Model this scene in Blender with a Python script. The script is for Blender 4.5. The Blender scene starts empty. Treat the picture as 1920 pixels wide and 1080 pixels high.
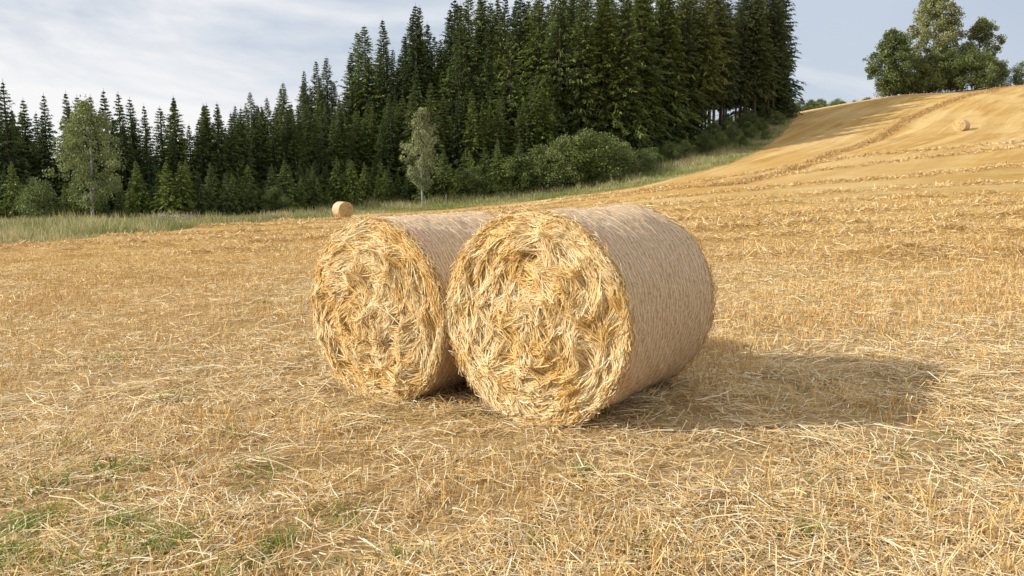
import bpy, math, numpy as np
from mathutils import Vector
rng = np.random.default_rng(7)
scene = bpy.context.scene
COL = scene.collection

# ------------------------------------------------------------------ noise
def _hash(ix, iy, s):
    h = (ix.astype(np.int64)*374761393 + iy.astype(np.int64)*668265263 + s*1442695041) & 0xFFFFFFFF
    h = ((h ^ (h >> 13))*1274126177) & 0xFFFFFFFF
    h = h ^ (h >> 16)
    return (h & 0xFFFF)/65535.0
def vnoise(x, y, s=0):
    x = np.asarray(x, float); y = np.asarray(y, float)
    ix = np.floor(x); iy = np.floor(y); fx = x-ix; fy = y-iy
    fx = fx*fx*(3-2*fx); fy = fy*fy*(3-2*fy)
    a = _hash(ix, iy, s); b = _hash(ix+1, iy, s); c = _hash(ix, iy+1, s); d = _hash(ix+1, iy+1, s)
    return (a*(1-fx)+b*fx)*(1-fy)+(c*(1-fx)+d*fx)*fy
def fbm(x, y, s=0, o=4):
    r = 0; a = .5; t = 0
    for k in range(o):
        r = r + a*vnoise(x*2**k, y*2**k, s+k*17); t += a; a *= .5
    return r/t

# ------------------------------------------------------------------ terrain
CP = np.array([(0,0,0.02),(0,3,0),(3,4,0),(-4,4,-.10),(.5,6,0),(-1.1,6.4,-.09),(5,8,.02),(-6,9,-.3),(0,12,-.1),
 (10,12,.0),(-12,15,-.6),(15,20,.1),(0,22,-.35),(-15,27,-1.1),(10,35,.0),(25,32,.5),(-29,45,-2.0),(-9,45,-1.3),
 (17.7,60,.4),(38.6,60,1.8),(-45,70,-2.2),(-17.4,84,-2.5),(-3.6,90,-1.7),(15,95,.45),(20.5,72,.9),(35,120,5.2),
 (57,160,13.7),(82,170,18.5),(106,170,20.4),(61.7,112,7.8),(37.6,95,4.2),(63,130,10.5),(97,165,18.6),
 (60,200,15),(90,210,19.5),(120,215,22),(100,260,19),(70,260,14),(220,600,46),(350,600,50),(150,100,16),
 (200,200,25),(120,60,8),(60,20,.8),(60,-20,0),(-60,-20,-2),(0,-40,0),(-80,40,-3.5),(-60,120,-2.5),(0,130,1),
 (15,125,3),(-20,130,0),(0,200,3),(-100,200,-4),(0,600,10),(-400,600,-5),(-400,0,-10),(400,0,10),(400,-400,0),
 (-400,-400,-10),(600,600,40),(0,1500,20),(1500,1500,30),(-1500,1500,0),(1500,0,10),(-1500,0,-5)], float)
CC = 4.0
def phi(r2): return np.sqrt(r2+CC*CC)
_n = len(CP)
_A = phi((CP[:,None,0]-CP[None,:,0])**2+(CP[:,None,1]-CP[None,:,1])**2)
_P = np.c_[np.ones(_n), CP[:,0]/100, CP[:,1]/100]
_M = np.block([[_A,_P],[_P.T,np.zeros((3,3))]])
_w = np.linalg.solve(_M, np.r_[CP[:,2],0,0,0])
def base_h(x, y):
    x = np.asarray(x, float); y = np.asarray(y, float)
    z = _w[_n]+_w[_n+1]*x/100+_w[_n+2]*y/100
    for i in range(_n):
        z = z+_w[i]*phi((x-CP[i,0])**2+(y-CP[i,1])**2)
    return z
EX = np.array([-400,-95,-29,-24,-18,-3.6,15,28,35,46,57,62,65,90])
EY = np.array([10,31,37,49,86.5,90,95,105,117,138,162,200,400,900])
def y_edge(x): return np.interp(x, EX, EY)
def verge_mask(x, y):
    e = y_edge(x)+(fbm(x*.4, y*.4, 5, 3)-.5)*2.5
    return np.clip((y-e)/1.2+.5, 0, 1)
SW = [(17.6,.03,4,1),(22.3,.02,1,.55),(27,.06,-20,.65),(33.5,.05,-40,.6),(41,.12,-40,.7),(50,.10,-60,.6),(61,.16,-60,.6),(74,.16,-60,.5),(86,.05,0,.4)]
SWY = np.array([s[0] for s in SW]); SWK = np.array([s[1] for s in SW])
def sw_line(k, x): return SWY[k]+SWK[k]*x+3.0*(fbm(x*.10, SWY[k]+0*x, 3, 2)-.5)+.8*(vnoise(x*.7, SWY[k]+0*x, 8)-.5)
def swath(x, y):
    s = np.zeros_like(np.asarray(x, float))
    for k, (y0, kk, xm, a) in enumerate(SW):
        yy = sw_line(k, np.asarray(x, float))
        m = np.exp(-((y-yy)/1.05)**2)*a*np.clip((x-xm)/4, 0, 1)*np.clip(2.6*fbm(x*.55, y*.9, 9, 3)-.65, 0, 1.2)
        s = np.maximum(s, m)
    return s*(1-verge_mask(x, y))
TRK = np.array([(12,82),(20.5,74),(29,84),(37.6,95),(50,112),(63,130),(80,148),(97,165),(112,185)], float)
def track(x, y, off=0.0, w=.6):
    x = np.asarray(x, float); y = np.asarray(y, float)
    best = np.full(x.shape, 1e9)
    for a, b in zip(TRK[:-1], TRK[1:]):
        d = b-a; L = np.hypot(*d); nrm = np.array([-d[1], d[0]])/L
        a2 = a+nrm*off
        t = np.clip(((x-a2[0])*d[0]+(y-a2[1])*d[1])/L**2, 0, 1)
        best = np.minimum(best, np.hypot(x-a2[0]-t*d[0], y-a2[1]-t*d[1]))
    return np.exp(-(best/w)**2)
HLINES = [(0,1.3,1.0),(3.4,1.0,.65),(8,1.5,.5),(14,2.0,.6),(20,2.0,.4),(-6,1.5,.5),(-13,1.8,.6),(-21,1.8,.5),(-30,2.2,.6),(-40,2.4,.5),(-52,2.6,.5)]
def hill_lines(x, y):
    s = np.zeros_like(np.asarray(x, float))
    for off, w, a in HLINES:
        s = np.maximum(s, track(x, y, off, w)*a)
    return s*(1-verge_mask(x, y))*np.clip(.25+1.2*fbm(x*.25, y*.25, 15, 3), 0, 1)
def H(x, y):
    x = np.asarray(x, float); y = np.asarray(y, float)
    z = base_h(x, y)
    z = z+(fbm(x*3, y*3, 21, 3)-.5)*.055+(fbm(x*.6, y*.6, 22, 2)-.5)*.06
    z = z+swath(x, y)*.24*(.3+1.3*vnoise(x*3, y*3, 31))
    return z

# ------------------------------------------------------------------ mesh helpers
def make_mesh(name, V, Q, C=None, mats=(), matidx=None, smooth=False, uv=None):
    V = np.asarray(V, np.float32); Q = np.asarray(Q, np.int32)
    me = bpy.data.meshes.new(name)
    me.vertices.add(len(V)); me.vertices.foreach_set('co', V.ravel())
    k = Q.shape[1]
    me.loops.add(Q.size); me.loops.foreach_set('vertex_index', Q.ravel())
    me.polygons.add(len(Q))
    me.polygons.foreach_set('loop_start', np.arange(0, Q.size, k, dtype=np.int32))
    me.polygons.foreach_set('loop_total', np.full(len(Q), k, dtype=np.int32))
    for m in mats: me.materials.append(m)
    if matidx is not None: me.polygons.foreach_set('material_index', np.asarray(matidx, np.int32))
    me.polygons.foreach_set('use_smooth', np.full(len(Q), bool(smooth)) if np.isscalar(smooth) else np.asarray(smooth, bool))
    if C is not None:
        a = me.color_attributes.new('col', 'FLOAT_COLOR', 'POINT')
        C = np.asarray(C, np.float32)
        if C.shape[1] == 3: C = np.c_[C, np.ones(len(C), np.float32)]
        a.data.foreach_set('color', C.astype(np.float32).ravel())
    if uv is not None:
        l = me.uv_layers.new(name='UVMap')
        l.data.foreach_set('uv', np.asarray(uv, np.float32)[Q.ravel()].ravel())
    me.update(calc_edges=True)
    me.validate()
    return me
def add_obj(name, me, loc=(0,0,0), rz=0, sc=1, parent=None):
    o = bpy.data.objects.new(name, me); COL.objects.link(o)
    o.location = loc; o.rotation_euler = (0,0,rz)
    o.scale = (sc,sc,sc) if np.isscalar(sc) else sc
    if parent is not None: o.parent = parent
    return o
class Acc:
    def __init__(s): s.V=[]; s.Q=[]; s.C=[]; s.M=[]; s.U=[]; s.S=[]; s.n=0
    def add(s, V, Q, C, m=0, uv=None, smooth=False):
        V = np.asarray(V, float); Q = np.asarray(Q, int)
        C = np.asarray(C, float)
        if C.ndim == 1: C = np.tile(C, (len(V),1))
        s.V.append(V); s.Q.append(Q+s.n); s.C.append(C[:, :3]); s.M.append(np.full(len(Q), m)); s.S.append(np.full(len(Q), smooth))
        s.U.append(uv if uv is not None else np.zeros((len(V),2)))
        s.n += len(V)
    def mesh(s, name, mats):
        return make_mesh(name, np.vstack(s.V), np.vstack(s.Q), np.vstack(s.C), mats, np.concatenate(s.M), np.concatenate(s.S), np.vstack(s.U))
def norm(a): return a/np.maximum(np.linalg.norm(a, axis=-1, keepdims=True), 1e-9)
def ribbons(P, D, L, W, up=None, bend=.1, rand=.6, r=rng, taper=1.0):
    n = len(P); D = norm(D)
    if up is None: up = np.tile([0,0,1.], (n,1))
    upn = norm(up+r.normal(0, rand, (n,3)))
    Wd = norm(np.cross(D, upn))*(W[:,None]*.5)
    B = r.normal(0, 1, (n,3))*bend*L[:,None]
    p0 = P; p1 = P+D*(L*.5)[:,None]+B*.5; p2 = P+D*L[:,None]
    V = np.stack([p0-Wd,p0+Wd,p1-Wd,p1+Wd,p2-Wd*taper,p2+Wd*taper],1).reshape(-1,3)
    b = np.arange(n)[:,None]*6
    Q = np.concatenate([b+np.array([0,1,3,2]), b+np.array([2,3,5,4])],1).reshape(-1,4)
    return V, Q
def tube(pts, rad, ns=6):
    pts = np.asarray(pts, float); m = len(pts); V=[]
    for i in range(m):
        d = pts[min(i+1,m-1)]-pts[max(i-1,0)]; d = d/np.linalg.norm(d)
        a = np.cross(d, [0.3,1,0.1]); a /= np.linalg.norm(a); b = np.cross(d, a)
        t = np.arange(ns)*2*np.pi/ns
        V.append(pts[i]+rad[i]*(np.cos(t)[:,None]*a+np.sin(t)[:,None]*b))
    Q=[]
    for i in range(m-1):
        for j in range(ns):
            Q.append((i*ns+j, i*ns+(j+1)%ns, (i+1)*ns+(j+1)%ns, (i+1)*ns+j))
    return np.vstack(V), np.array(Q)

# ------------------------------------------------------------------ materials
def new_mat(name):
    m = bpy.data.materials.new(name); m.use_nodes = True
    nt = m.node_tree; nt.nodes.clear()
    out = nt.nodes.new('ShaderNodeOutputMaterial')
    return m, nt, out
def N(nt, t, **kw):
    n = nt.nodes.new(t)
    for k, v in kw.items(): setattr(n, k, v)
    return n
def ramp(nt, fac, stops):
    n = nt.nodes.new('ShaderNodeValToRGB')
    e = n.color_ramp.elements
    while len(e) < len(stops): e.new(.5)
    for i,(p,c) in enumerate(stops):
        e[i].position = p
        e[i].color = (c,c,c,1) if np.isscalar(c) else (*c,1)
    nt.links.new(fac, n.inputs[0]); return n.outputs[0]
def mix(nt, f, a, b, bt='MIX'):
    n = nt.nodes.new('ShaderNodeMix'); n.data_type='RGBA'; n.blend_type=bt
    for idx, v in ((0,f),(6,a),(7,b)):
        if hasattr(v,'links'): nt.links.new(v, n.inputs[idx])
        elif idx==0: n.inputs[0].default_value = v
        else: n.inputs[idx].default_value = (*v,1) if len(v)==3 else v
    return n.outputs[2]
def mth(nt, op, a, b=None):
    n = nt.nodes.new('ShaderNodeMath'); n.operation = op
    for i, v in ((0,a),(1,b)):
        if v is None: continue
        if hasattr(v,'links'): nt.links.new(v, n.inputs[i])
        else: n.inputs[i].default_value = v
    return n.outputs[0]
def noise(nt, vec, scale, detail=4, rough=.6, mapscale=None, dist=0, rot=None):
    if mapscale is not None:
        if rot is not None:
            m0 = nt.nodes.new('ShaderNodeMapping'); m0.inputs['Rotation'].default_value = rot
            nt.links.new(vec, m0.inputs[0]); vec = m0.outputs[0]
        mp = nt.nodes.new('ShaderNodeMapping'); mp.inputs['Scale'].default_value = mapscale
        nt.links.new(vec, mp.inputs[0]); vec = mp.outputs[0]
    n = nt.nodes.new('ShaderNodeTexNoise'); n.inputs['Scale'].default_value = scale
    n.inputs['Detail'].default_value = detail; n.inputs['Roughness'].default_value = rough
    n.inputs['Distortion'].default_value = dist
    nt.links.new(vec, n.inputs['Vector']); return n.outputs[0]
def strand_mat(name, rough=.55, spec=.3, trans=.15):
    m, nt, out = new_mat(name)
    at = N(nt, 'ShaderNodeAttribute', attribute_name='col')
    p = N(nt, 'ShaderNodeBsdfPrincipled'); p.inputs['Roughness'].default_value = rough
    p.inputs['Specular IOR Level'].default_value = spec
    nt.links.new(at.outputs['Color'], p.inputs['Base Color'])
    tr = N(nt, 'ShaderNodeBsdfTranslucent'); nt.links.new(at.outputs['Color'], tr.inputs[0])
    mx = N(nt, 'ShaderNodeMixShader'); mx.inputs[0].default_value = trans
    nt.links.new(p.outputs[0], mx.inputs[1]); nt.links.new(tr.outputs[0], mx.inputs[2])
    nt.links.new(mx.outputs[0], out.inputs[0]); return m
M_straw = strand_mat('straw')
M_grass = strand_mat('grass_blades', .6, .25, .3)
def leaf_mat(name, vary=.35):
    m, nt, out = new_mat(name)
    at = N(nt, 'ShaderNodeAttribute', attribute_name='col')
    oi = N(nt, 'ShaderNodeObjectInfo')
    t = ramp(nt, oi.outputs['Random'], [(0,(1-vary,1-vary*.9,1-vary*.6)),(.5,(1,1,1)),(1,(1+vary*1.3,1+vary,1-vary*.1))])
    c = mix(nt, 1.0, at.outputs['Color'], t, 'MULTIPLY')
    p = N(nt, 'ShaderNodeBsdfPrincipled'); p.inputs['Roughness'].default_value = .6
    p.inputs['Specular IOR Level'].default_value = .25
    nt.links.new(c, p.inputs['Base Color'])
    tr = N(nt, 'ShaderNodeBsdfTranslucent'); nt.links.new(c, tr.inputs[0])
    mx = N(nt, 'ShaderNodeMixShader'); mx.inputs[0].default_value = .25
    nt.links.new(p.outputs[0], mx.inputs[1]); nt.links.new(tr.outputs[0], mx.inputs[2])
    nt.links.new(mx.outputs[0], out.inputs[0]); return m
M_needle = leaf_mat('spruce_needles'); M_leaf = leaf_mat('leaves', .15)
def bark_mat(name, a, b, sc=8):
    m, nt, out = new_mat(name)
    tc = N(nt, 'ShaderNodeTexCoord')
    f = noise(nt, tc.outputs['Object'], sc, 4, .6, (1,1,.3))
    c = ramp(nt, f, [(.35,a),(.65,b)])
    p = N(nt, 'ShaderNodeBsdfPrincipled'); p.inputs['Roughness'].default_value = .9
    nt.links.new(c, p.inputs['Base Color']); nt.links.new(p.outputs[0], out.inputs[0]); return m
M_bark = bark_mat('spruce_bark', (.05,.035,.026), (.14,.10,.072))
M_birch = bark_mat('birch_bark', (.12,.11,.1), (.5,.48,.44))
M_post = bark_mat('weathered_wood', (.16,.13,.10), (.36,.32,.27), 20)

def ground_material():
    m, nt, out = new_mat('stubble_field_ground')
    g = N(nt, 'ShaderNodeNewGeometry'); pos = g.outputs['Position']
    at = N(nt, 'ShaderNodeAttribute', attribute_name='col')
    sep = N(nt, 'ShaderNodeSeparateColor'); nt.links.new(at.outputs['Color'], sep.inputs[0])
    fine = noise(nt, pos, 28, 8, .75)
    clod = noise(nt, pos, 9, 8, .8)
    med = noise(nt, pos, 1.6, 6, .65)
    big = noise(nt, pos, .09, 4, .55)
    s1 = noise(nt, pos, 1.0, 7, .75, (.12,1.5,.6), .4)
    s2 = noise(nt, pos, .6, 7, .75, (.08,1.1,.3), .5, rot=(0,0,math.radians(-50)))
    streak = mix(nt, at.outputs['Alpha'], s1, s2)
    near = ramp(nt, fine, [(.3,(.25,.16,.085)),(.48,(.46,.31,.15)),(.66,(.70,.52,.26))])
    far = ramp(nt, streak, [(.34,(.38,.205,.05)),(.5,(.63,.385,.11)),(.64,(.82,.59,.25))])
    c = mix(nt, sep.outputs[2], far, near)
    c = mix(nt, ramp(nt, fine, [(.35,.5),(.6,0.)]), c, (.29,.17,.065))
    c = mix(nt, ramp(nt, clod, [(.36,.55),(.50,0.)]), c, (.34,.195,.07))
    c = mix(nt, ramp(nt, big, [(.42,0.),(.62,.45)]), c, (.76,.58,.30))
    c = mix(nt, ramp(nt, med, [(.5,0.),(.75,.35)]), c, (.47,.28,.09))
    sw = ramp(nt, clod, [(.36,(.25,.135,.04)),(.60,(.60,.37,.12))])
    c = mix(nt, sep.outputs[1], c, sw)
    vg = ramp(nt, med, [(.3,(.09,.12,.03)),(.5,(.18,.19,.06)),(.7,(.36,.31,.13))])
    c = mix(nt, sep.outputs[0], c, vg)
    p = N(nt, 'ShaderNodeBsdfPrincipled'); p.inputs['Roughness'].default_value = .9
    p.inputs['Specular IOR Level'].default_value = .1
    nt.links.new(c, p.inputs['Base Color'])
    b1 = N(nt, 'ShaderNodeBump'); b1.inputs['Strength'].default_value = .8; b1.inputs['Distance'].default_value = .03
    nt.links.new(fine, b1.inputs['Height'])
    b2 = N(nt, 'ShaderNodeBump'); b2.inputs['Strength'].default_value = .8; b2.inputs['Distance'].default_value = .25
    nt.links.new(streak, b2.inputs['Height']); nt.links.new(b1.outputs[0], b2.inputs['Normal'])
    b3 = N(nt, 'ShaderNodeBump'); b3.inputs['Strength'].default_value = .8; b3.inputs['Distance'].default_value = .18
    farclod = noise(nt, pos, 3.0, 6, .8)
    nt.links.new(mth(nt, 'MULTIPLY', farclod, mth(nt, 'SUBTRACT', 1.0, sep.outputs[2])), b3.inputs['Height']); nt.links.new(b2.outputs[0], b3.inputs['Normal'])
    nt.links.new(b3.outputs[0], p.inputs['Normal'])
    nt.links.new(p.outputs[0], out.inputs[0]); return m
M_ground = ground_material()

def axis(lo, hi, s0, g):
    a = [0.]
    while a[-1] < hi: a.append(a[-1]+s0+g*a[-1])
    b = [0.]
    while b[-1] > lo: b.append(b[-1]-(s0+g*abs(b[-1])))
    return np.array(b[::-1][:-1]+a)
gx = axis(-1800, 1800, .10, .0115); gy = axis(-1800, 2500, .08, .009)
gy = np.r_[-np.array([1800,1200,800,500,300,200,120,80,50,30,20,14,10,7,5,3,2,1.2,.6,.3]), gy[gy >= 0]]
X, Y = np.meshgrid(gx, gy); Z = H(X, Y)
nx, ny = len(gx), len(gy)
vm = verge_mask(X, Y); sw = np.clip(swath(X, Y)*1.1, 0, 1)
tr = hill_lines(X, Y)*.95
nearm = np.clip(1-(np.hypot(X, Y)-8)/16, 0, 1)
hm = np.clip((Y-60-.0*X)/25, 0, 1)*np.clip((X+10)/20, 0, 1)
C = np.stack([vm, np.maximum(sw, tr), nearm, hm], -1).reshape(-1,4)
I = np.arange(nx*ny).reshape(ny, nx)
Q = np.stack([I[:-1,:-1], I[:-1,1:], I[1:,1:], I[1:,:-1]], -1).reshape(-1,4)
gm = make_mesh('field_ground', np.stack([X,Y,Z],-1).reshape(-1,3), Q, C, [M_ground], smooth=True)
add_obj('field_ground', gm)

# ------------------------------------------------------------------ straw colours
PAL = np.array([(.86,.71,.43),(.79,.58,.27),(.68,.44,.155),(.91,.81,.58),(.42,.26,.11),(.57,.37,.15)])
def straw_cols(n, probs, r=rng, rep=6):
    c = PAL[r.choice(len(PAL), n, p=probs)]*r.uniform(.8, 1.1, (n,1))
    return np.repeat(c, rep, 0)

# ------------------------------------------------------------------ field straw (litter) and stubble
def sample_field(n, y0, y1, r=rng, spread=.78, pad=1.5):
    y = y0*(y1/y0)**r.random(n)
    x = r.uniform(-1, 1, n)*(y*spread+pad)
    return x, y
acc = Acc()
n = 390000
x, y = sample_field(n, 2.2, 42)
patch = fbm(x*1.1, y*1.1, 41, 3)*.6+fbm(x*4, y*4, 43, 2)*.4
keep = (rng.random(n) < np.clip((patch-.37)*6, .16, 1)) & (verge_mask(x, y) < .5)
x, y = x[keep], y[keep]; n = len(x)
z = H(x, y)
coh = fbm(x*1.3, y*1.3, 47, 2)*6.28*1.6
az = np.where(rng.random(n) < .4, coh+rng.normal(0,.5,n), rng.uniform(0, 2*np.pi, n))
longer = rng.random(n) < .10
el = np.abs(rng.normal(0, .13, n)); dist = np.hypot(x, y)
D = np.stack([np.cos(az)*np.cos(el), np.sin(az)*np.cos(el), np.sin(el)], 1)
L = np.where(longer, rng.uniform(.16,.32,n), rng.uniform(.03, .16, n))*(1+dist*.015); W = rng.uniform(.0022, .0060, n)*(1+np.clip(dist-5, 0, 60)*.11)
V, Qr = ribbons(np.stack([x,y,z+rng.uniform(.001,.025,n)+longer*.015],1), D, L, W, bend=.13, rand=.45)
Cc = straw_cols(n, [.29,.25,.13,.18,.07,.08])
far = np.clip((dist-9)/20, 0, 1).repeat(6)[:,None]
Cc = Cc*(1-far*.6)+np.array([.68,.44,.14])*far*.6
acc.add(V, Qr, Cc)
n = 140000
k = rng.integers(0, len(SW), n)
x = rng.uniform(-30, 80, n); x = np.where(k < 4, x*.5+4, x)
y = sw_line(k, x)+rng.normal(0, .75, n)
kp = (swath(x, y) > .08) & (np.abs(x) < y*.9+3)
x, y = x[kp], y[kp]; n = len(x); z = H(x, y)
az = rng.uniform(0, 2*np.pi, n); el = rng.normal(.15, .35, n)
D = np.stack([np.cos(az)*np.cos(el), np.sin(az)*np.cos(el), np.sin(el)], 1)
V, Qr = ribbons(np.stack([x,y,z+rng.uniform(0,.08,n)],1), D, rng.uniform(.12,.35,n), rng.uniform(.008,.02,n)*(y/20), bend=.15)
acc.add(V, Qr, straw_cols(n, [.12,.30,.31,.04,.09,.14]))
n = 30000
ts = rng.random(n)*(len(TRK)-1); i0 = ts.astype(int); f = (ts-i0)[:,None]
pt = TRK[i0]*(1-f)+TRK[i0+1]*f+rng.normal(0,.55,(n,2))
x, y = pt[:,0], pt[:,1]; kp = (verge_mask(x,y) < .3)&(vnoise(x*.8,y*.8,5) > .3); x, y = x[kp], y[kp]; n = len(x); z = H(x, y)
D = norm(np.c_[rng.normal(0,.8,(n,2)), np.abs(rng.normal(.5,.3,n))])
V, Qr = ribbons(np.stack([x,y,z],1), D, rng.uniform(.15,.4,n), rng.uniform(.03,.07,n), bend=.15)
acc.add(V, Qr, straw_cols(n, [.03,.12,.20,.0,.40,.25]))
add_obj('loose_straw', acc.mesh('loose_straw', [M_straw]))
# stubble in drill rows
acc = Acc()
n = 260000
x, y = sample_field(n, 2.2, 45)
th = math.radians(64); cs, sn = math.cos(th), math.sin(th)
a = x*cs+y*sn; b = -x*sn+y*cs
b = np.round(b/.13)*.13+rng.normal(0, .024, n)+.03*np.sin(a*1.7)
a = np.round(a/.05)*.05+rng.normal(0,.012,n)
x = a*cs-b*sn; y = a*sn+b*cs
patch = fbm(x*.55+3, y*.55, 61, 3)*.65+fbm(x*2.5, y*2.5, 63, 2)*.35
strip = np.clip(fbm(x*.12, y*.35, 67, 2)*3.2-1.1, 0, 1)*np.clip((y-7)/3, 0, 1)   # strips where the stubble stands clear of litter
dist = np.hypot(x, y)
pk = np.clip(np.clip((patch-.46)*6, .04, 1)*np.clip(.36+(dist-3)*.08, 0, .8)+strip*.55, 0, 1)
kp = (rng.random(n) < pk) & (y > 1.8) & (verge_mask(x, y) < .4)
x, y, strip = x[kp], y[kp], strip[kp]; n = len(x); z = H(x, y); dist = np.hypot(x, y)
lean = rng.normal(0, .36, (n,2))
D = norm(np.c_[lean, np.ones(n)])
L = rng.uniform(.03, .13, n)*(.6+.8*fbm(x*.5, y*.5, 71, 2))
W = rng.uniform(.003, .0055, n)*(1+np.clip(dist-5, 0, 60)*.10)
V, Qr = ribbons(np.stack([x,y,z-.005],1), D, L, W, up=rng.normal(0,1,(n,3)), bend=.08, rand=.1)
cc = straw_cols(n, [.12,.27,.33,.04,.09,.15])
sg = strip.repeat(6)[:,None]*.5
acc.add(V, Qr, cc*(1-sg)+np.array([.58,.34,.11])*sg)
add_obj('field_stubble', acc.mesh('field_stubble', [M_straw]))

# ------------------------------------------------------------------ green weeds
acc = Acc()
spots = [(-1.69,3.6,.16,380),(-1.95,3.80,.12,300),(-2.2,4.15,.08,110),(-2.45,3.9,.16,200),(-2.35,3.4,.2,240),(-1.9,3.30,.2,220),(.40,4.4,.05,70),
 (-1.12,3.6,.08,100),(-.88,3.9,.14,70),(.62,3.4,.10,80),(-3.9,12.3,.10,90),(-2.4,4.7,.18,110),(-.5,3.4,.14,70),(.1,3.5,.1,40),(-3.3,12.8,.06,40),
 (2.3,4.6,.08,35),(-2.0,5.4,.12,50),(-3.0,5.2,.14,80),(-2.9,6.6,.14,60),(-4.2,8.2,.16,70),(1.4,3.6,.1,50),(-1.5,4.5,.2,60),(4.2,11,.3,60),(-1.3,3.25,.2,110),(-2.7,4.4,.15,90),(1.7,4.2,.12,30)]
for sx, sy, sr, cnt in spots:
    px = sx+rng.normal(0, sr*.6, cnt); py = sy+rng.normal(0, sr*.6, cnt)
    c0 = np.stack([px,py,H(px,py)],1)
    D = norm(np.c_[rng.normal(0,.6,(cnt,2)), np.abs(rng.normal(.6,.3,cnt))])
    V, Qr = ribbons(c0, D, rng.uniform(.03,.12,cnt)*(.7+sr*2.2), rng.uniform(.004,.009,cnt), up=rng.normal(0,1,(cnt,3)), bend=.2, taper=.15)
    c = np.array([.20,.28,.065])*rng.uniform(.6,1.4,(cnt,1))+rng.uniform(0,.10,(cnt,1))*np.array([1,.75,.2])
    acc.add(V, Qr, np.repeat(c,6,0))
x, y = sample_field(80000, 2.3, 20)
kp = fbm(x*.9, y*.9, 91, 2)*.45+fbm(x*5, y*5, 93, 2)*.55+np.where(x < 0, .02, -.02) > .625
x, y = x[kp], y[kp]; cnt = len(x)
D = norm(np.c_[rng.normal(0,.8,(cnt,2)), np.abs(rng.normal(.5,.3,cnt))])
V, Qr = ribbons(np.stack([x,y,H(x,y)],1), D, rng.uniform(.02,.06,cnt), rng.uniform(.004,.009,cnt), up=rng.normal(0,1,(cnt,3)), bend=.2, taper=.2)
acc.add(V, Qr, np.repeat(np.array([.24,.28,.085])*rng.uniform(.6,1.4,(cnt,1)),6,0))
add_obj('green_weeds', acc.mesh('green_weeds', [M_grass]))

# ------------------------------------------------------------------ hay bales
def net_material():
    m, nt, out = new_mat('net_wrapped_straw')
    uv = N(nt, 'ShaderNodeUVMap', uv_map='UVMap').outputs[0]
    sx = N(nt, 'ShaderNodeSeparateXYZ'); nt.links.new(uv, sx.inputs[0])
    f1 = noise(nt, uv, 1, 6, .75, (30, 110, 1), .5)
    f2 = noise(nt, uv, 1, 5, .6, (5, 7, 1))
    f3 = noise(nt, uv, 1, 5, .7, (60, 95, 1), .3)
    c = ramp(nt, f1, [(.32,(.34,.21,.10)),(.45,(.62,.43,.245)),(.56,(.76,.57,.36)),(.70,(.88,.74,.54))])
    c = mix(nt, ramp(nt, f2, [(.4,0.),(.7,.35)]), c, (.60,.38,.18))
    wob = mth(nt, 'MULTIPLY', mth(nt, 'SUBTRACT', noise(nt, uv, 4, 3, .5), .5), .4)
    cord = mth(nt, 'SINE', mth(nt, 'MULTIPLY', mth(nt, 'ADD', mth(nt, 'MULTIPLY', sx.outputs[1], 1/.036), wob), 6.2832))
    c01 = mth(nt, 'ADD', mth(nt, 'MULTIPLY', cord, .5), .5)
    gap = ramp(nt, c01, [(.02,1.),(.32,0.)])
    gd = ramp(nt, f3, [(.40,1.),(.56,.15)])
    c = mix(nt, mth(nt, 'MULTIPLY', mth(nt, 'MULTIPLY', gap, gd), .75), c, (.30,.17,.08))
    c = mix(nt, ramp(nt, f3, [(.30,.5),(.42,0.)]), c, (.32,.19,.09))
    cm = ramp(nt, c01, [(.78,0.),(.98,1.)])
    dm = ramp(nt, noise(nt, uv, 1, 3, .6, (45,28,1)), [(.38,.1),(.54,1.)])
    cf = mth(nt, 'MULTIPLY', mth(nt, 'MULTIPLY', cm, dm), .65)
    c = mix(nt, cf, c, (.92,.83,.70))
    ax_ = ramp(nt, sx.outputs[1], [(.03,0.),(.06,.5),(.12,.5),(.17,0.)])
    pk = mth(nt, 'MULTIPLY', ax_, ramp(nt, noise(nt, uv, 2.2, 3, .5), [(.48,0.),(.66,1.)]))
    c = mix(nt, pk, c, (.70,.27,.25))
    p = N(nt, 'ShaderNodeBsdfPrincipled'); p.inputs['Roughness'].default_value = .65
    p.inputs['Specular IOR Level'].default_value = .35
    nt.links.new(c, p.inputs['Base Color'])
    hgt = mth(nt, 'ADD', mth(nt, 'ADD', f1, f3), mth(nt, 'MULTIPLY', c01, .35))
    b = N(nt, 'ShaderNodeBump'); b.inputs['Strength'].default_value = .9; b.inputs['Distance'].default_value = .011
    nt.links.new(hgt, b.inputs['Height']); nt.links.new(b.outputs[0], p.inputs['Normal'])
    nt.links.new(p.outputs[0], out.inputs[0]); return m
def face_material():
    m, nt, out = new_mat('straw_packed')
    tc = N(nt, 'ShaderNodeTexCoord').outputs['Object']
    f = noise(nt, tc, 30, 7, .7); f2 = noise(nt, tc, 6, 4, .6)
    c = ramp(nt, f, [(.3,(.28,.165,.05)),(.5,(.58,.40,.15)),(.7,(.82,.65,.33))])
    c = mix(nt, ramp(nt, f2, [(.45,0.),(.65,.6)]), c, (.48,.30,.09))
    p = N(nt, 'ShaderNodeBsdfPrincipled'); p.inputs['Roughness'].default_value = .85
    nt.links.new(c, p.inputs['Base Color'])
    b = N(nt, 'ShaderNodeBump'); b.inputs['Strength'].default_value = 1; b.inputs['Distance'].default_value = .03
    nt.links.new(f, b.inputs['Height']); nt.links.new(b.outputs[0], p.inputs['Normal'])
    nt.links.new(p.outputs[0], out.inputs[0]); return m
M_net = net_material(); M_face = face_material()
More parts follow.
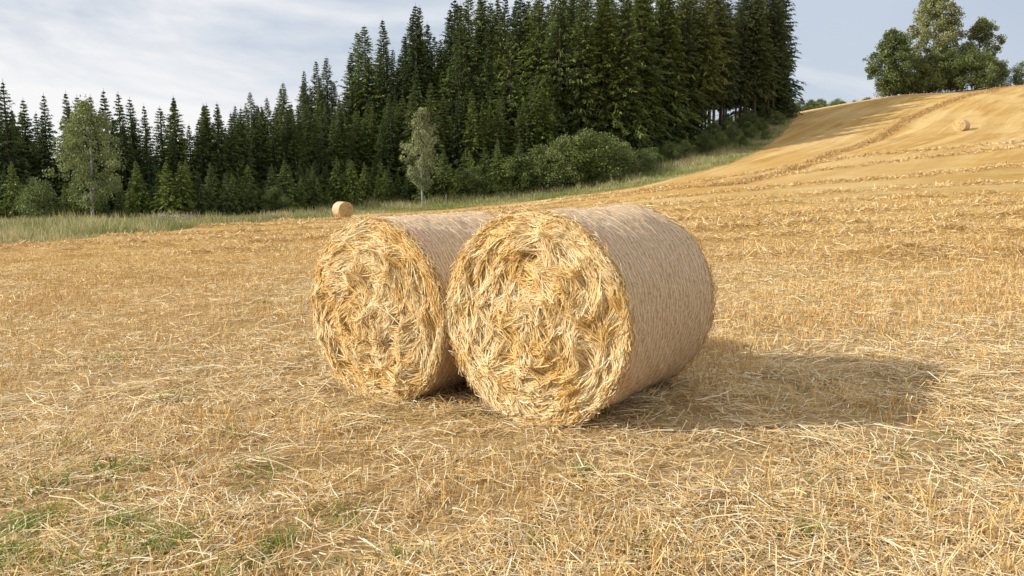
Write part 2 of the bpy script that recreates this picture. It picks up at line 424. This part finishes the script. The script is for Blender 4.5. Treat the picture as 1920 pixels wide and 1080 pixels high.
def bale(seed, R=.75, L=1.40, nface=34000, nbar=9000, wmul=1.):
    r = np.random.default_rng(seed); A = Acc()
    def rad(t, v):
        lump = (fbm(np.cos(t)*2.2+5, np.sin(t)*2.2+v*2+9, seed, 3)-.5)*.06
        fine = (fbm(np.cos(t)*14+5, np.sin(t)*14+v*20+9, seed+3, 2)-.5)*.022
        rib = .0022*np.sin(v/.072*6.2832)
        e = np.minimum(v, L-v); ed = np.clip(1-e/.07, 0, 1)**2*.035
        sag = -.018*np.exp(-((t+np.pi/2)/.35)**2)
        return R+lump+fine+rib-ed+sag
    nt_, nv = 260, 120
    t = np.linspace(-np.pi, np.pi, nt_+1); v = np.linspace(0, L, nv)
    T, Vv = np.meshgrid(t, v); rr = rad(T, Vv); rr[:, -1] = rr[:, 0]
    P = np.stack([rr*np.cos(T), Vv, rr*np.sin(T)+R], -1).reshape(-1,3)
    Ii = np.arange((nt_+1)*nv).reshape(nv, nt_+1)
    Qs = np.stack([Ii[:-1,:-1], Ii[:-1,1:], Ii[1:,1:], Ii[1:,:-1]], -1).reshape(-1,4)
    A.add(P, Qs, np.array([.6,.45,.2]), 0, uv=np.stack([T*R, Vv], -1).reshape(-1,2), smooth=True)
    def fd(rr, t):
        q = rr/R
        wx = rr*np.cos(t); wz = rr*np.sin(t)
        layer = (fbm(rr*22+2.2*fbm(wx*3, wz*3, seed+8, 2), np.cos(t)*2.5+np.sin(t)*3.5+7, seed+5, 3)-.5)*.10
        ch = (fbm(wx*6+20, wz*6+20, seed+6, 2)-.5)*.11+(fbm(wx*17+20, wz*17+20, seed+7, 2)-.5)*.075
        return (layer+ch)*np.clip((1-q)*6, 0.2, 1)+.045*(1-q**2)
    for sgn, y0 in ((-1,0.),(1,L)):
        nr = 80
        rs = np.linspace(0.0005, 1, nr); RR, TT = np.meshgrid(rs, t, indexing='ij')
        r1 = rad(TT, np.full_like(TT, y0)); r1[:, -1] = r1[:, 0]
        r2 = RR*r1; yy = y0+sgn*fd(r2, TT)
        P = np.stack([r2*np.cos(TT), yy, r2*np.sin(TT)+R], -1).reshape(-1,3)
        Ii = np.arange(nr*(nt_+1)).reshape(nr, nt_+1)
        Qs = np.stack([Ii[:-1,:-1], Ii[:-1,1:], Ii[1:,1:], Ii[1:,:-1]], -1).reshape(-1,4)
        A.add(P, Qs, np.array([.6,.45,.2]), 1, smooth=True)
        n = nface if sgn < 0 else nface//4
        rr = R*np.sqrt(r.random(n))*.985; tt = r.uniform(-np.pi, np.pi, n)
        q = rr/R; wx = rr*np.cos(tt); wz = rr*np.sin(tt)
        coh = (fbm(wx*6+40, wz*6+40, seed+11, 2)-.5)*2
        cell = _hash(np.floor(wx*8+3*coh), np.floor(wz*8-2*coh), seed)-.5
        ang = tt+np.pi/2+(coh*1.8+cell*2.4)*(1.2-q)*1.1+r.normal(0, .17+.18*(1-q), n)
        Ls = r.uniform(.03, .12, n)*np.where(r.random(n) < .10, 1.8, 1)*np.where(q > .85, .8, 1)
        Dx = np.stack([np.cos(ang), np.zeros(n), np.sin(ang)], 1)
        Pa = np.stack([wx, wz],1)-Dx[:,[0,2]]*(Ls*.5)[:,None]; Pb = Pa+Dx[:,[0,2]]*Ls[:,None]
        ra = np.hypot(*Pa.T); rb = np.hypot(*Pb.T)
        off = r.uniform(-.004, .010, n)
        ha = fd(ra, np.arctan2(Pa[:,1],Pa[:,0]))+off+r.normal(0,.006,n); hb = fd(rb, np.arctan2(Pb[:,1],Pb[:,0]))+off+np.abs(r.normal(0,.010,n))
        P0 = np.stack([Pa[:,0], y0+sgn*ha, Pa[:,1]+R],1); P1 = np.stack([Pb[:,0], y0+sgn*hb, Pb[:,1]+R],1)
        DD = P1-P0; Ls = np.linalg.norm(DD, axis=1)
        Wd = r.uniform(.0025, .0075, n)*wmul
        k = (ra < R*.995) & (rb < R*1.015) & (P0[:,2] > 0) & (P1[:,2] > 0)
        up = np.tile([0.,sgn*1.,0.], (n,1))
        V, Qr = ribbons(P0[k], DD[k], Ls[k], Wd[k], up=up[k], bend=.07, rand=.32, r=r)
        cp = PAL[r.choice(6, n, p=[.33,.25,.10,.22,.04,.06])]*r.uniform(.82,1.08,(n,1))
        fl = np.clip((fbm(wx*6+60, wz*6+60, seed+13, 2)-.46)*5, 0, 1)[:,None]
        cp = np.minimum(cp*((1-fl)*np.array([[1.07,1.04,.98]])+fl*np.array([[.98,.86,.60]])), .93)
        A.add(V, Qr, np.repeat(cp[k],6,0), 2)
        n = nface//8 if sgn < 0 else nface//20
        tt = r.uniform(-np.pi, np.pi, n); rr = r.normal(R*.982, .010, n)
        da = r.choice([-1,1], n)
        ang = tt+da*(np.pi/2-np.abs(r.normal(.12,.22,n)))
        D = np.stack([np.cos(ang), sgn*r.normal(.12,.25,n), np.sin(ang)], 1)
        Ls = r.uniform(.02,.10,n); P0 = np.stack([rr*np.cos(tt), y0+sgn*r.uniform(-.05,.012,n), rr*np.sin(tt)+R],1)
        k = P0[:,2] > .01
        V, Qr = ribbons(P0[k], D[k], Ls[k], (r.uniform(.0025,.006,n)*wmul)[k], bend=.12, rand=1, r=r)
        A.add(V, Qr, np.repeat((PAL[r.choice(6,n,p=[.25,.3,.2,.1,.05,.10])]*r.uniform(.75,1.1,(n,1)))[k],6,0), 2)
    n = nbar
    tt = r.uniform(-np.pi, np.pi, n); vv = r.uniform(.02, L-.02, n); rr = rad(tt, vv)
    sg = r.choice([-1,1], n); a = r.normal(0, .22, n); lift = np.abs(r.normal(.0,.12,n))
    Tn = np.stack([-np.sin(tt), np.zeros(n), np.cos(tt)],1)*sg[:,None]; Rn = np.stack([np.cos(tt), np.zeros(n), np.sin(tt)],1)
    D = Tn*np.cos(a)[:,None]+np.array([[0,1,0]])*np.sin(a)[:,None]+Rn*lift[:,None]
    P0 = np.stack([rr*np.cos(tt), vv, rr*np.sin(tt)+R],1)+Rn*.002
    V, Qr = ribbons(P0, D, r.uniform(.010,.035,n), r.uniform(.0016,.0032,n)*wmul, up=Rn, bend=.06, rand=.4, r=r)
    A.add(V, Qr, np.repeat(np.array([.78,.60,.37])*r.uniform(.5,1.15,(n,1)),6,0), 2)
    return A.mesh('hay_bale', [M_net, M_face, M_straw])
AX = math.radians(-36)
ux, uy = .81, -.59
b1 = (.135, 5.37); b2 = (.135-ux*1.53, 5.37-uy*1.53)
add_obj('hay_bale', bale(101), (b1[0], b1[1], -.03), AX)
add_obj('hay_bale.001', bale(202), (b2[0], b2[1], -.13), AX-.01)
mb = bale(303, nface=2500, nbar=1200, wmul=3.)
add_obj('hay_bale.002', mb, (-16.6, 80, float(H(-16.6,80))-.05), math.radians(38), 1.08)
add_obj('hay_bale.003', mb, (61.7, 112, float(H(61.7,112))-.05), math.radians(-50), 1.15)

# ------------------------------------------------------------------ spruces
def spruce(seed, Ht, R, nwh, nb, nc, leaf, bare=.03, sparse=1., base=(.055,.085,.028), pe=1.0):
    r = np.random.default_rng(seed); A = Acc()
    pts = [(0,0,-.5),(0,0,Ht*.3),(r.normal(0,.05),0,Ht*.6),(0,0,Ht*1.0)]
    V, Q = tube(pts, [R*.06+.05,R*.048+.03,R*.03+.02,.012]); A.add(V, Q, np.array([.1,.07,.05]), 0, smooth=True)
    k = np.repeat(np.arange(nwh), nb); nB = len(k)
    t = (k+r.uniform(-.28,.28,nB))/nwh; t = np.clip(t, 0, .99)
    zz = Ht*(bare+(.985-bare)*t**.95)
    whl = r.uniform(.70,1.12,nwh)[k]
    az = r.uniform(0, 2*np.pi, nB)
    sect = .75+.5*vnoise(np.cos(az)*1.5+4, zz*(9/Ht)+np.sin(az)*1.5, seed)
    bl = R*((1-t)**pe)*np.clip(.6+t*4, 0, 1)*r.uniform(.6, 1.15, nB)*whl*sect*1.08+.03*R
    kp = r.random(nB) < sparse
    zz, az, bl, t = zz[kp], az[kp], bl[kp], t[kp]; nB = len(zz)
    out = np.stack([np.cos(az), np.sin(az), np.zeros(nB)],1); side = np.stack([-np.sin(az), np.cos(az), np.zeros(nB)],1)
    up1 = .0+.5*t; dn = .42*(1-t)+.05
    s = r.uniform(.10, 1.0, (nB, nc))**.75
    lat = r.normal(0, 1, (nB, nc))*.17*bl[:,None]*(1.1-s)
    hz = zz[:,None]+bl[:,None]*(up1[:,None]*s-dn[:,None]*s*s)-np.abs(lat)*.35
    P = out[:,None,:]*(bl[:,None]*s)[...,None]+side[:,None,:]*lat[...,None]; P[...,2] += hz
    P = P.reshape(-1,3); n = len(P)
    o = np.repeat(out, nc, 0); sd = np.repeat(side, nc, 0)*np.sign(lat.reshape(-1))[:,None]
    D = norm(o*r.uniform(.4,1,(n,1))+sd*r.uniform(0,.7,(n,1))+np.array([0,0,1])*r.normal(-.30,.35,(n,1)))
    Ls = leaf*r.uniform(.6,1.4,n)*np.clip(1.2-np.repeat(t, nc)*.95, .25, 1.2)
    upv = norm(np.array([0,0,1.])+r.normal(0,.7,(n,3)))
    Wd = norm(np.cross(D, upv))*(Ls*r.uniform(.15,.28,n))[:,None]
    p0 = P-D*(Ls*.45)[:,None]; p1 = P+D*(Ls*.55)[:,None]
    V = np.stack([p0-Wd*.7, p0+Wd*.7, p1+Wd*.3, p1-Wd*.3],1).reshape(-1,3)
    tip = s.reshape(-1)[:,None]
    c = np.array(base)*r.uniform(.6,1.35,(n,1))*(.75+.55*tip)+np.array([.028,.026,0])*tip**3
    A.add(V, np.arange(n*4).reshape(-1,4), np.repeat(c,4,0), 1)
    return A
young = [spruce(10+i, 5.5, 1.5+.15*i, 24, 11, 11, .34, .0, base=(.115,.155,.045)).mesh('young_spruce', [M_bark, M_needle]) for i in range(4)]
midsp = [spruce(30+i, 12.5, 2.2+.25*i, 36, 10, 15, .50, .02, base=(.082,.115,.035), pe=.92).mesh('spruce', [M_bark, M_needle]) for i in range(5)]
tall = [spruce(50+i, 27, 3.9+.4*i, 62, 10, 17, .74, .04, base=(.078,.108,.034), pe=.82).mesh('tall_spruce', [M_bark, M_needle]) for i in range(5)]
bare_ = []
for i in range(4):
    A = spruce(70+i, 27, 3.4+.3*i, 50, 9, 14, .74, .24+.06*i, .85, base=(.09,.11,.04), pe=.62)
    r = np.random.default_rng(80+i)
    for j in range(30):
        z0 = r.uniform(3, 12); a = r.uniform(0,6.28); l = r.uniform(.5,2.2)
        V, Q = tube([(0,0,z0),(math.cos(a)*l, math.sin(a)*l, z0-.2*l)], [.035,.012], 4); A.add(V, Q, np.array([.1,.08,.06]), 0)
    bare_.append(A.mesh('bare_stem_spruce', [M_bark, M_needle]))

forest = bpy.data.objects.new('spruce_forest', None); COL.objects.link(forest)
def band(poly, meshes, h0, spacing, rows, rowgap, jit=.5, hj=.12, nm='spruce'):
    poly = np.array(poly, float)
    seg = np.hypot(np.diff(poly[:,0]), np.diff(poly[:,1])); S = np.r_[0, np.cumsum(seg)]
    for k in range(rows):
        s = rng.uniform(0, spacing)
        while s < S[-1]:
            x = np.interp(s, S, poly[:,0])+rng.normal(0,jit); y = np.interp(s, S, poly[:,1])+k*rowgap+rng.normal(0,jit)
            h = np.interp(s, S, poly[:,2])*rng.uniform(1-hj*1.5, 1+hj*.8)
            me = meshes[rng.integers(len(meshes))]; q = h/h0
            wq = q*rng.uniform(.85,1.2)
            add_obj(nm, me, (x, y, float(base_h(x,y))-.1), rng.uniform(0,6.28), (wq,wq,q), forest)
            s += spacing*rng.uniform(.7,1.3)
band([(-120,52,4.6),(-95,58,4.6),(-46,73,4.5),(-33,82,5.0),(-20,97,5.2),(-8,101,5.6),(3,104,6.5)], young, 5.5, 1.9, 3, 2.0, .6, .28)
band([(-130,62,11.5),(-100,68,12),(-50,81,12.2),(-36,90,11.8),(-26,103,12.2),(-16,108,13.2),(-8,108,13),(6,110,14)], midsp, 12.5, 1.75, 4, 2.8, .9, .16)
band([(-40,108,12.5),(-33,115,16),(-27,120,20.5),(-22,122,24),(-15,124,26.5),(-8,124,28.5),(6,121,28.5),(14,119,28.5),(24,129,28.5),(30,137,28)], tall, 27, 2.9, 4, 5, 1.2, .12)
band([(-18,114,16),(-8,115,18),(0,115,19)], midsp, 12.5, 2.6, 2, 2.5, .8, .2)
band([(-4,150,31),(10,150,30),(24,155,29),(30,158,28)], tall, 27, 3.6, 2, 6, 1.5, .1)
band([(27,131,26.5),(32,137,27),(39,145,27),(45,151,27.5),(51,157,28)], bare_, 27, 2.9, 2, 4.0, 1.0, .10)
band([(47,157,28.5),(55,164,29.5)], tall, 27, 3.4, 1, 4, .8, .08)

# ------------------------------------------------------------------ broadleaf trees
def leafy(name, seed, Ht, clumps, nl, leaf, col, trunk_r, bark, lean=0., limb=True, droop=0.):
    r = np.random.default_rng(seed); A = Acc(); cl = np.asarray(clumps, float)
    top = cl[:,2].max()
    if trunk_r > 0:
        pts = [(0,0,-.4),(lean*.2,.0,Ht*.25),(lean*.6+r.normal(0,.1),r.normal(0,.1),Ht*.55),(lean,0,top)]
        V, Q = tube(pts, [trunk_r*1.2,trunk_r,trunk_r*.6,.02], 7); A.add(V, Q, np.array([.3,.3,.3]), 0, smooth=True)
        if limb:
            for c in cl[r.permutation(len(cl))[:28]]:
                z0 = max(Ht*.14, c[2]-abs(c[0]-lean*.5)*r.uniform(.8,1.5)-r.uniform(.3,1.))
                z0 = min(z0, Ht*.9); f = z0/Ht
                x0 = lean*f
                midp = (x0+(c[0]-x0)*.5, c[1]*.5, (z0+c[2])/2+.15)
                V, Q = tube([(x0,0,z0), midp, (c[0],c[1],c[2])], [trunk_r*.4*(1-f*.6),trunk_r*.22,.012], 5)
                A.add(V, Q, np.array([.3,.3,.3]), 0, smooth=True)
    k = np.repeat(np.arange(len(cl)), nl); n = len(k)
    g = norm(r.normal(0,1,(n,3)))*(r.random((n,1))**.45)
    P = cl[k,:3]+g*cl[k,3:4]*np.array([1,1,.8]); P[:,2] -= droop*cl[k,3]*r.random(n)**1.5
    D = norm(r.normal(0,1,(n,3))+np.array([0,0,-.4-droop])); Wd = norm(np.cross(D, r.normal(0,1,(n,3))))
    Ls = leaf*r.uniform(.6,1.4,n)
    Wd = Wd*(Ls*.38)[:,None]; D = D*(Ls*.5)[:,None]
    V = np.stack([P-D, P-D*.1+Wd, P+D, P-D*.1-Wd],1).reshape(-1,3)
    cb = r.uniform(.75,1.25,len(cl))[k][:,None]
    c = np.array(col)*cb*r.uniform(.7,1.35,(n,1))
    A.add(V, np.arange(n*4).reshape(-1,4), np.repeat(c,4,0), 1)
    return A.mesh(name, [bark, M_leaf])
def crown(seed, n, z0, z1, rmax, cr, prof=lambda t: np.sin(np.pi*np.clip(t,0,1)**.8)**.6, cx=0, flat=1.):
    r = np.random.default_rng(seed)
    t = r.random(n); a = r.uniform(0,6.283,n); rr = rmax*prof(t)*np.sqrt(r.uniform(.12,1,n))*(1+.25*np.sin(3*a+t*7+seed))
    return np.stack([cx+rr*np.cos(a), rr*np.sin(a)*flat, z0+(z1-z0)*t, cr*r.uniform(.6,1.25,n)],1)
def put(name, me, x, y, rz=0, sc=1): return add_obj(name, me, (x, y, float(base_h(x,y))-.1), rz, sc)
birch_col = (.25,.285,.11)
bp = lambda t: np.clip(np.sin(np.pi*t**.75),0.02,1)**.75
m = leafy('birch_tree', 1, 10.5, crown(1, 130, 1.8, 10.4, 2.8, .62, bp), 85, .18, birch_col, .12, M_birch, .3, droop=.9)
put('birch_tree', m, -36.5, 69.5)
m = leafy('birch_tree', 2, 11.5, crown(2, 110, 2.6, 11.6, 2.2, .6, bp), 85, .19, (.31,.33,.16), .12, M_birch, -.2, droop=.9)
put('birch_tree.001', m, -10.9, 97.5)
m = leafy('broadleaf_tree', 3, 14, crown(3, 170, 1.0, 13.5, 4.2, 1.2), 110, .36, (.15,.19,.065), .22, M_bark)
put('broadleaf_tree', m, 80, 173)
m = leafy('birch_tree', 4, 21.5, crown(4, 210, 5, 21, 5.4, 1.25), 110, .36, (.22,.24,.115), .25, M_birch, .6)
put('birch_tree.002', m, 92, 180)
m = leafy('broadleaf_tree', 5, 15, crown(5, 120, 4, 15, 3.8, 1.1), 110, .34, (.19,.23,.09), .2, M_bark)
put('broadleaf_tree.001', m, 103.5, 182)
def bush_mesh(seed, h, w, col, nl=95, leaf=.24, nc=75):
    return leafy('shrub', seed, h, crown(seed, nc, h*.08, h*.93, w, h*.16, lambda t: np.sqrt(np.clip(1-t**2.2,0.03,1))), nl, leaf, col, .06, M_bark, limb=True)
bs = [bush_mesh(20+i, 7, 3.4, c) for i, c in enumerate([(.155,.19,.058),(.19,.22,.075),(.13,.165,.05)])]
thick = [(85,175,1.15),(89,174.5,1.25),(93.5,175,1.3),(98,174,1.25),(102,176,1.1),(95,179,1.4),(88,179,1.2),(82.5,176,.9),(105,177,.8)]
par = bpy.data.objects.new('shrub_thicket', None); COL.objects.link(par)
for i,(x,y,s) in enumerate(thick):
    add_obj('shrub', bs[i%3], (x,y,float(base_h(x,y))-.2), i*1.3, s, par)
par = bpy.data.objects.new('forest_edge_shrubs', None); COL.objects.link(par)
edge = [(3.4,103.5,.85),(6.5,104,1.0),(9.5,104.5,1.05),(12.5,106,.9),(15,109,.7),(20,115,.45),(23,118,.5),(26,121,.45),(29.5,124,.5),(33,128,.45),(36,132,.5),(40,137,.45),(44,143,.4),(49,150,.4),(54,157,.45),(31,131,.5),
 (-47,68,.5),(-52,70,.7),(-42,71,.55),(-58,66,.6),(-5,101,.6),(0,102.5,.7),(-66,62,.7),(-26,88,.45),(18,110,.5),(42,134,.25),(36,126,.3),(38,142,.6),(43,148,.6),(48,155,.6),(34,137,.6)]
for i,(x,y,s) in enumerate(edge):
    add_obj('shrub', bs[(i*7)%3], (x,y,float(base_h(x,y))-.2), i*1.7, (s*rng.uniform(.9,1.2),s,s), par)
put('shrub', bs[0], 111, 178, 0, .75)
par = bpy.data.objects.new('distant_treeline', None); COL.objects.link(par)
for i in range(90):
    x = rng.uniform(150, 420); y = 600+rng.uniform(-15,30)
    add_obj('tree_crowns', bs[i%3], (x,y,float(base_h(x,y))-1), i*.9, rng.uniform(1.0,1.9), par)

# ------------------------------------------------------------------ verge grasses
acc = Acc()
n = 200000
x = rng.uniform(-75, 62, n); off = rng.random(n)**1.2*32-.8
y = y_edge(x)+off
kp = (rng.random(n) < np.clip(fbm(x*.5, y*.5, 77, 3)*2.2-.5, .15, 1)) & (y < 190)
x, y, off = x[kp], y[kp], off[kp]; n = len(x)
D = norm(np.c_[rng.normal(0,.3,(n,2)), np.ones(n)])
hh = rng.uniform(.18,.6,n)*(.4+1.5*fbm(x*.35, y*.35, 79, 2))*np.clip(.4+off*.12, .4, 1.5)
V, Qr = ribbons(np.stack([x,y,H(x,y)-.02],1), D, hh, rng.uniform(.02,.05,n), up=rng.normal(0,1,(n,3)), bend=.12, taper=.1)
g = np.array([.20,.25,.065]); dry = np.array([.54,.46,.24])
mixf = np.clip(fbm(x*.25, y*.6, 83, 3)*2.8-.9+rng.normal(0,.25,n)+np.clip((off-6)*.03,0,.3), 0, 1)[:,None]
acc.add(V, Qr, np.repeat((g*(1-mixf)+dry*mixf)*rng.uniform(.7,1.25,(n,1)),6,0))
add_obj('verge_grass', acc.mesh('verge_grass', [M_grass]))

# ------------------------------------------------------------------ weathered posts along the verge
A = Acc()
x0 = -30.
while x0 < 24:
    y0 = float(np.interp(x0, [-31,-24,-17,-3,15,30], [62,72,93,97,102,114])); z0 = float(H(x0,y0))
    ln = rng.normal(0,.09,2); h = rng.uniform(.7,1.2)
    V, Q = tube([(x0,y0,z0-.2),(x0+ln[0],y0+ln[1],z0+h),(x0+ln[0],y0+ln[1],z0+h+.01)], [.05,.045,.01], 7); A.add(V, Q, np.array([.4,.35,.3]), 0)
    x0 += rng.uniform(1.6, 5)
add_obj('fence_posts', A.mesh('fence_posts', [M_post]))
A = Acc(); r = np.random.default_rng(5)
for i in range(50):
    cx, cy = -27.5+r.normal(0,.9), 64+r.normal(0,.4); cz = float(H(cx,cy))+.3+r.random()*.45
    a = r.normal(0,.5); l = r.uniform(.3,.9); e = r.normal(0,.25)
    d = np.array([math.cos(a)*l, math.sin(a)*l, e*l])
    V, Q = tube([np.array([cx,cy,cz])-d, np.array([cx,cy,cz]), np.array([cx,cy,cz])+d], [.04,.035,.012], 5); A.add(V, Q, np.array([.3,.25,.2]), 0)
add_obj('brushwood_pile', A.mesh('brushwood_pile', [M_post]))

# ------------------------------------------------------------------ light
d = Vector((2.80, .42, -1.5)).normalized()
sun = bpy.data.lights.new('sun', 'SUN'); sun.energy = 5.0; sun.angle = math.radians(.6); sun.color = (1,.95,.84)
so = bpy.data.objects.new('sun', sun); COL.objects.link(so)
so.rotation_euler = d.to_track_quat('-Z', 'Y').to_euler()
to = -d
elev = math.asin(to.z); azim = math.atan2(to.x, to.y)
w = bpy.data.worlds.new('World'); scene.world = w; w.use_nodes = True
nt = w.node_tree; nt.nodes.clear()
out = nt.nodes.new('ShaderNodeOutputWorld'); bg = nt.nodes.new('ShaderNodeBackground'); bg.inputs[1].default_value = .1
sky = nt.nodes.new('ShaderNodeTexSky'); sky.sky_type = 'NISHITA'; sky.sun_disc = False
sky.sun_elevation = elev; sky.sun_rotation = azim
tc = nt.nodes.new('ShaderNodeTexCoord'); dv = tc.outputs['Generated']
n1 = noise(nt, dv, 2.6, 6, .55, (1,1,3.2), .5)
n2 = noise(nt, dv, 1.3, 3, .5, (1,1,2.5))
sp = nt.nodes.new('ShaderNodeSeparateXYZ'); nt.links.new(dv, sp.inputs[0])
mr = nt.nodes.new('ShaderNodeMapRange'); mr.inputs[1].default_value = -.15; mr.inputs[2].default_value = -.55; mr.inputs[3].default_value = 0; mr.inputs[4].default_value = .24
nt.links.new(sp.outputs[0], mr.inputs[0])
mz = nt.nodes.new('ShaderNodeMapRange'); mz.inputs[1].default_value = .10; mz.inputs[2].default_value = .55; mz.inputs[3].default_value = 0; mz.inputs[4].default_value = .18
nt.links.new(sp.outputs[2], mz.inputs[0])
ad = mth(nt, 'ADD', mth(nt, 'ADD', n1, mr.outputs[0]), mz.outputs[0])
grey = ramp(nt, n2, [(.35,(.46,.54,.67)),(.65,(.61,.68,.79))])
hsc = nt.nodes.new('ShaderNodeVectorMath'); hsc.operation='SCALE'; nt.links.new(grey, hsc.inputs[0]); hsc.inputs[3].default_value = 10
base = mix(nt, .88, sky.outputs[0], hsc.outputs[0])
cl = ramp(nt, ad, [(.52,0.),(.74,1.)])
fin = mix(nt, cl, base, (9.4,9.4,9.5))
nt.links.new(fin, bg.inputs[0]); nt.links.new(bg.outputs[0], out.inputs[0])

# ------------------------------------------------------------------ camera
cam = bpy.data.cameras.new('camera'); cam.lens = 28; cam.sensor_width = 36; cam.clip_end = 5000
co = bpy.data.objects.new('camera', cam); COL.objects.link(co)
co.location = (0,0,1.7); co.rotation_euler = (math.radians(82),0,0)
scene.camera = co
scene.view_settings.view_transform = 'Standard'; scene.view_settings.look = 'None'; scene.view_settings.exposure = 0
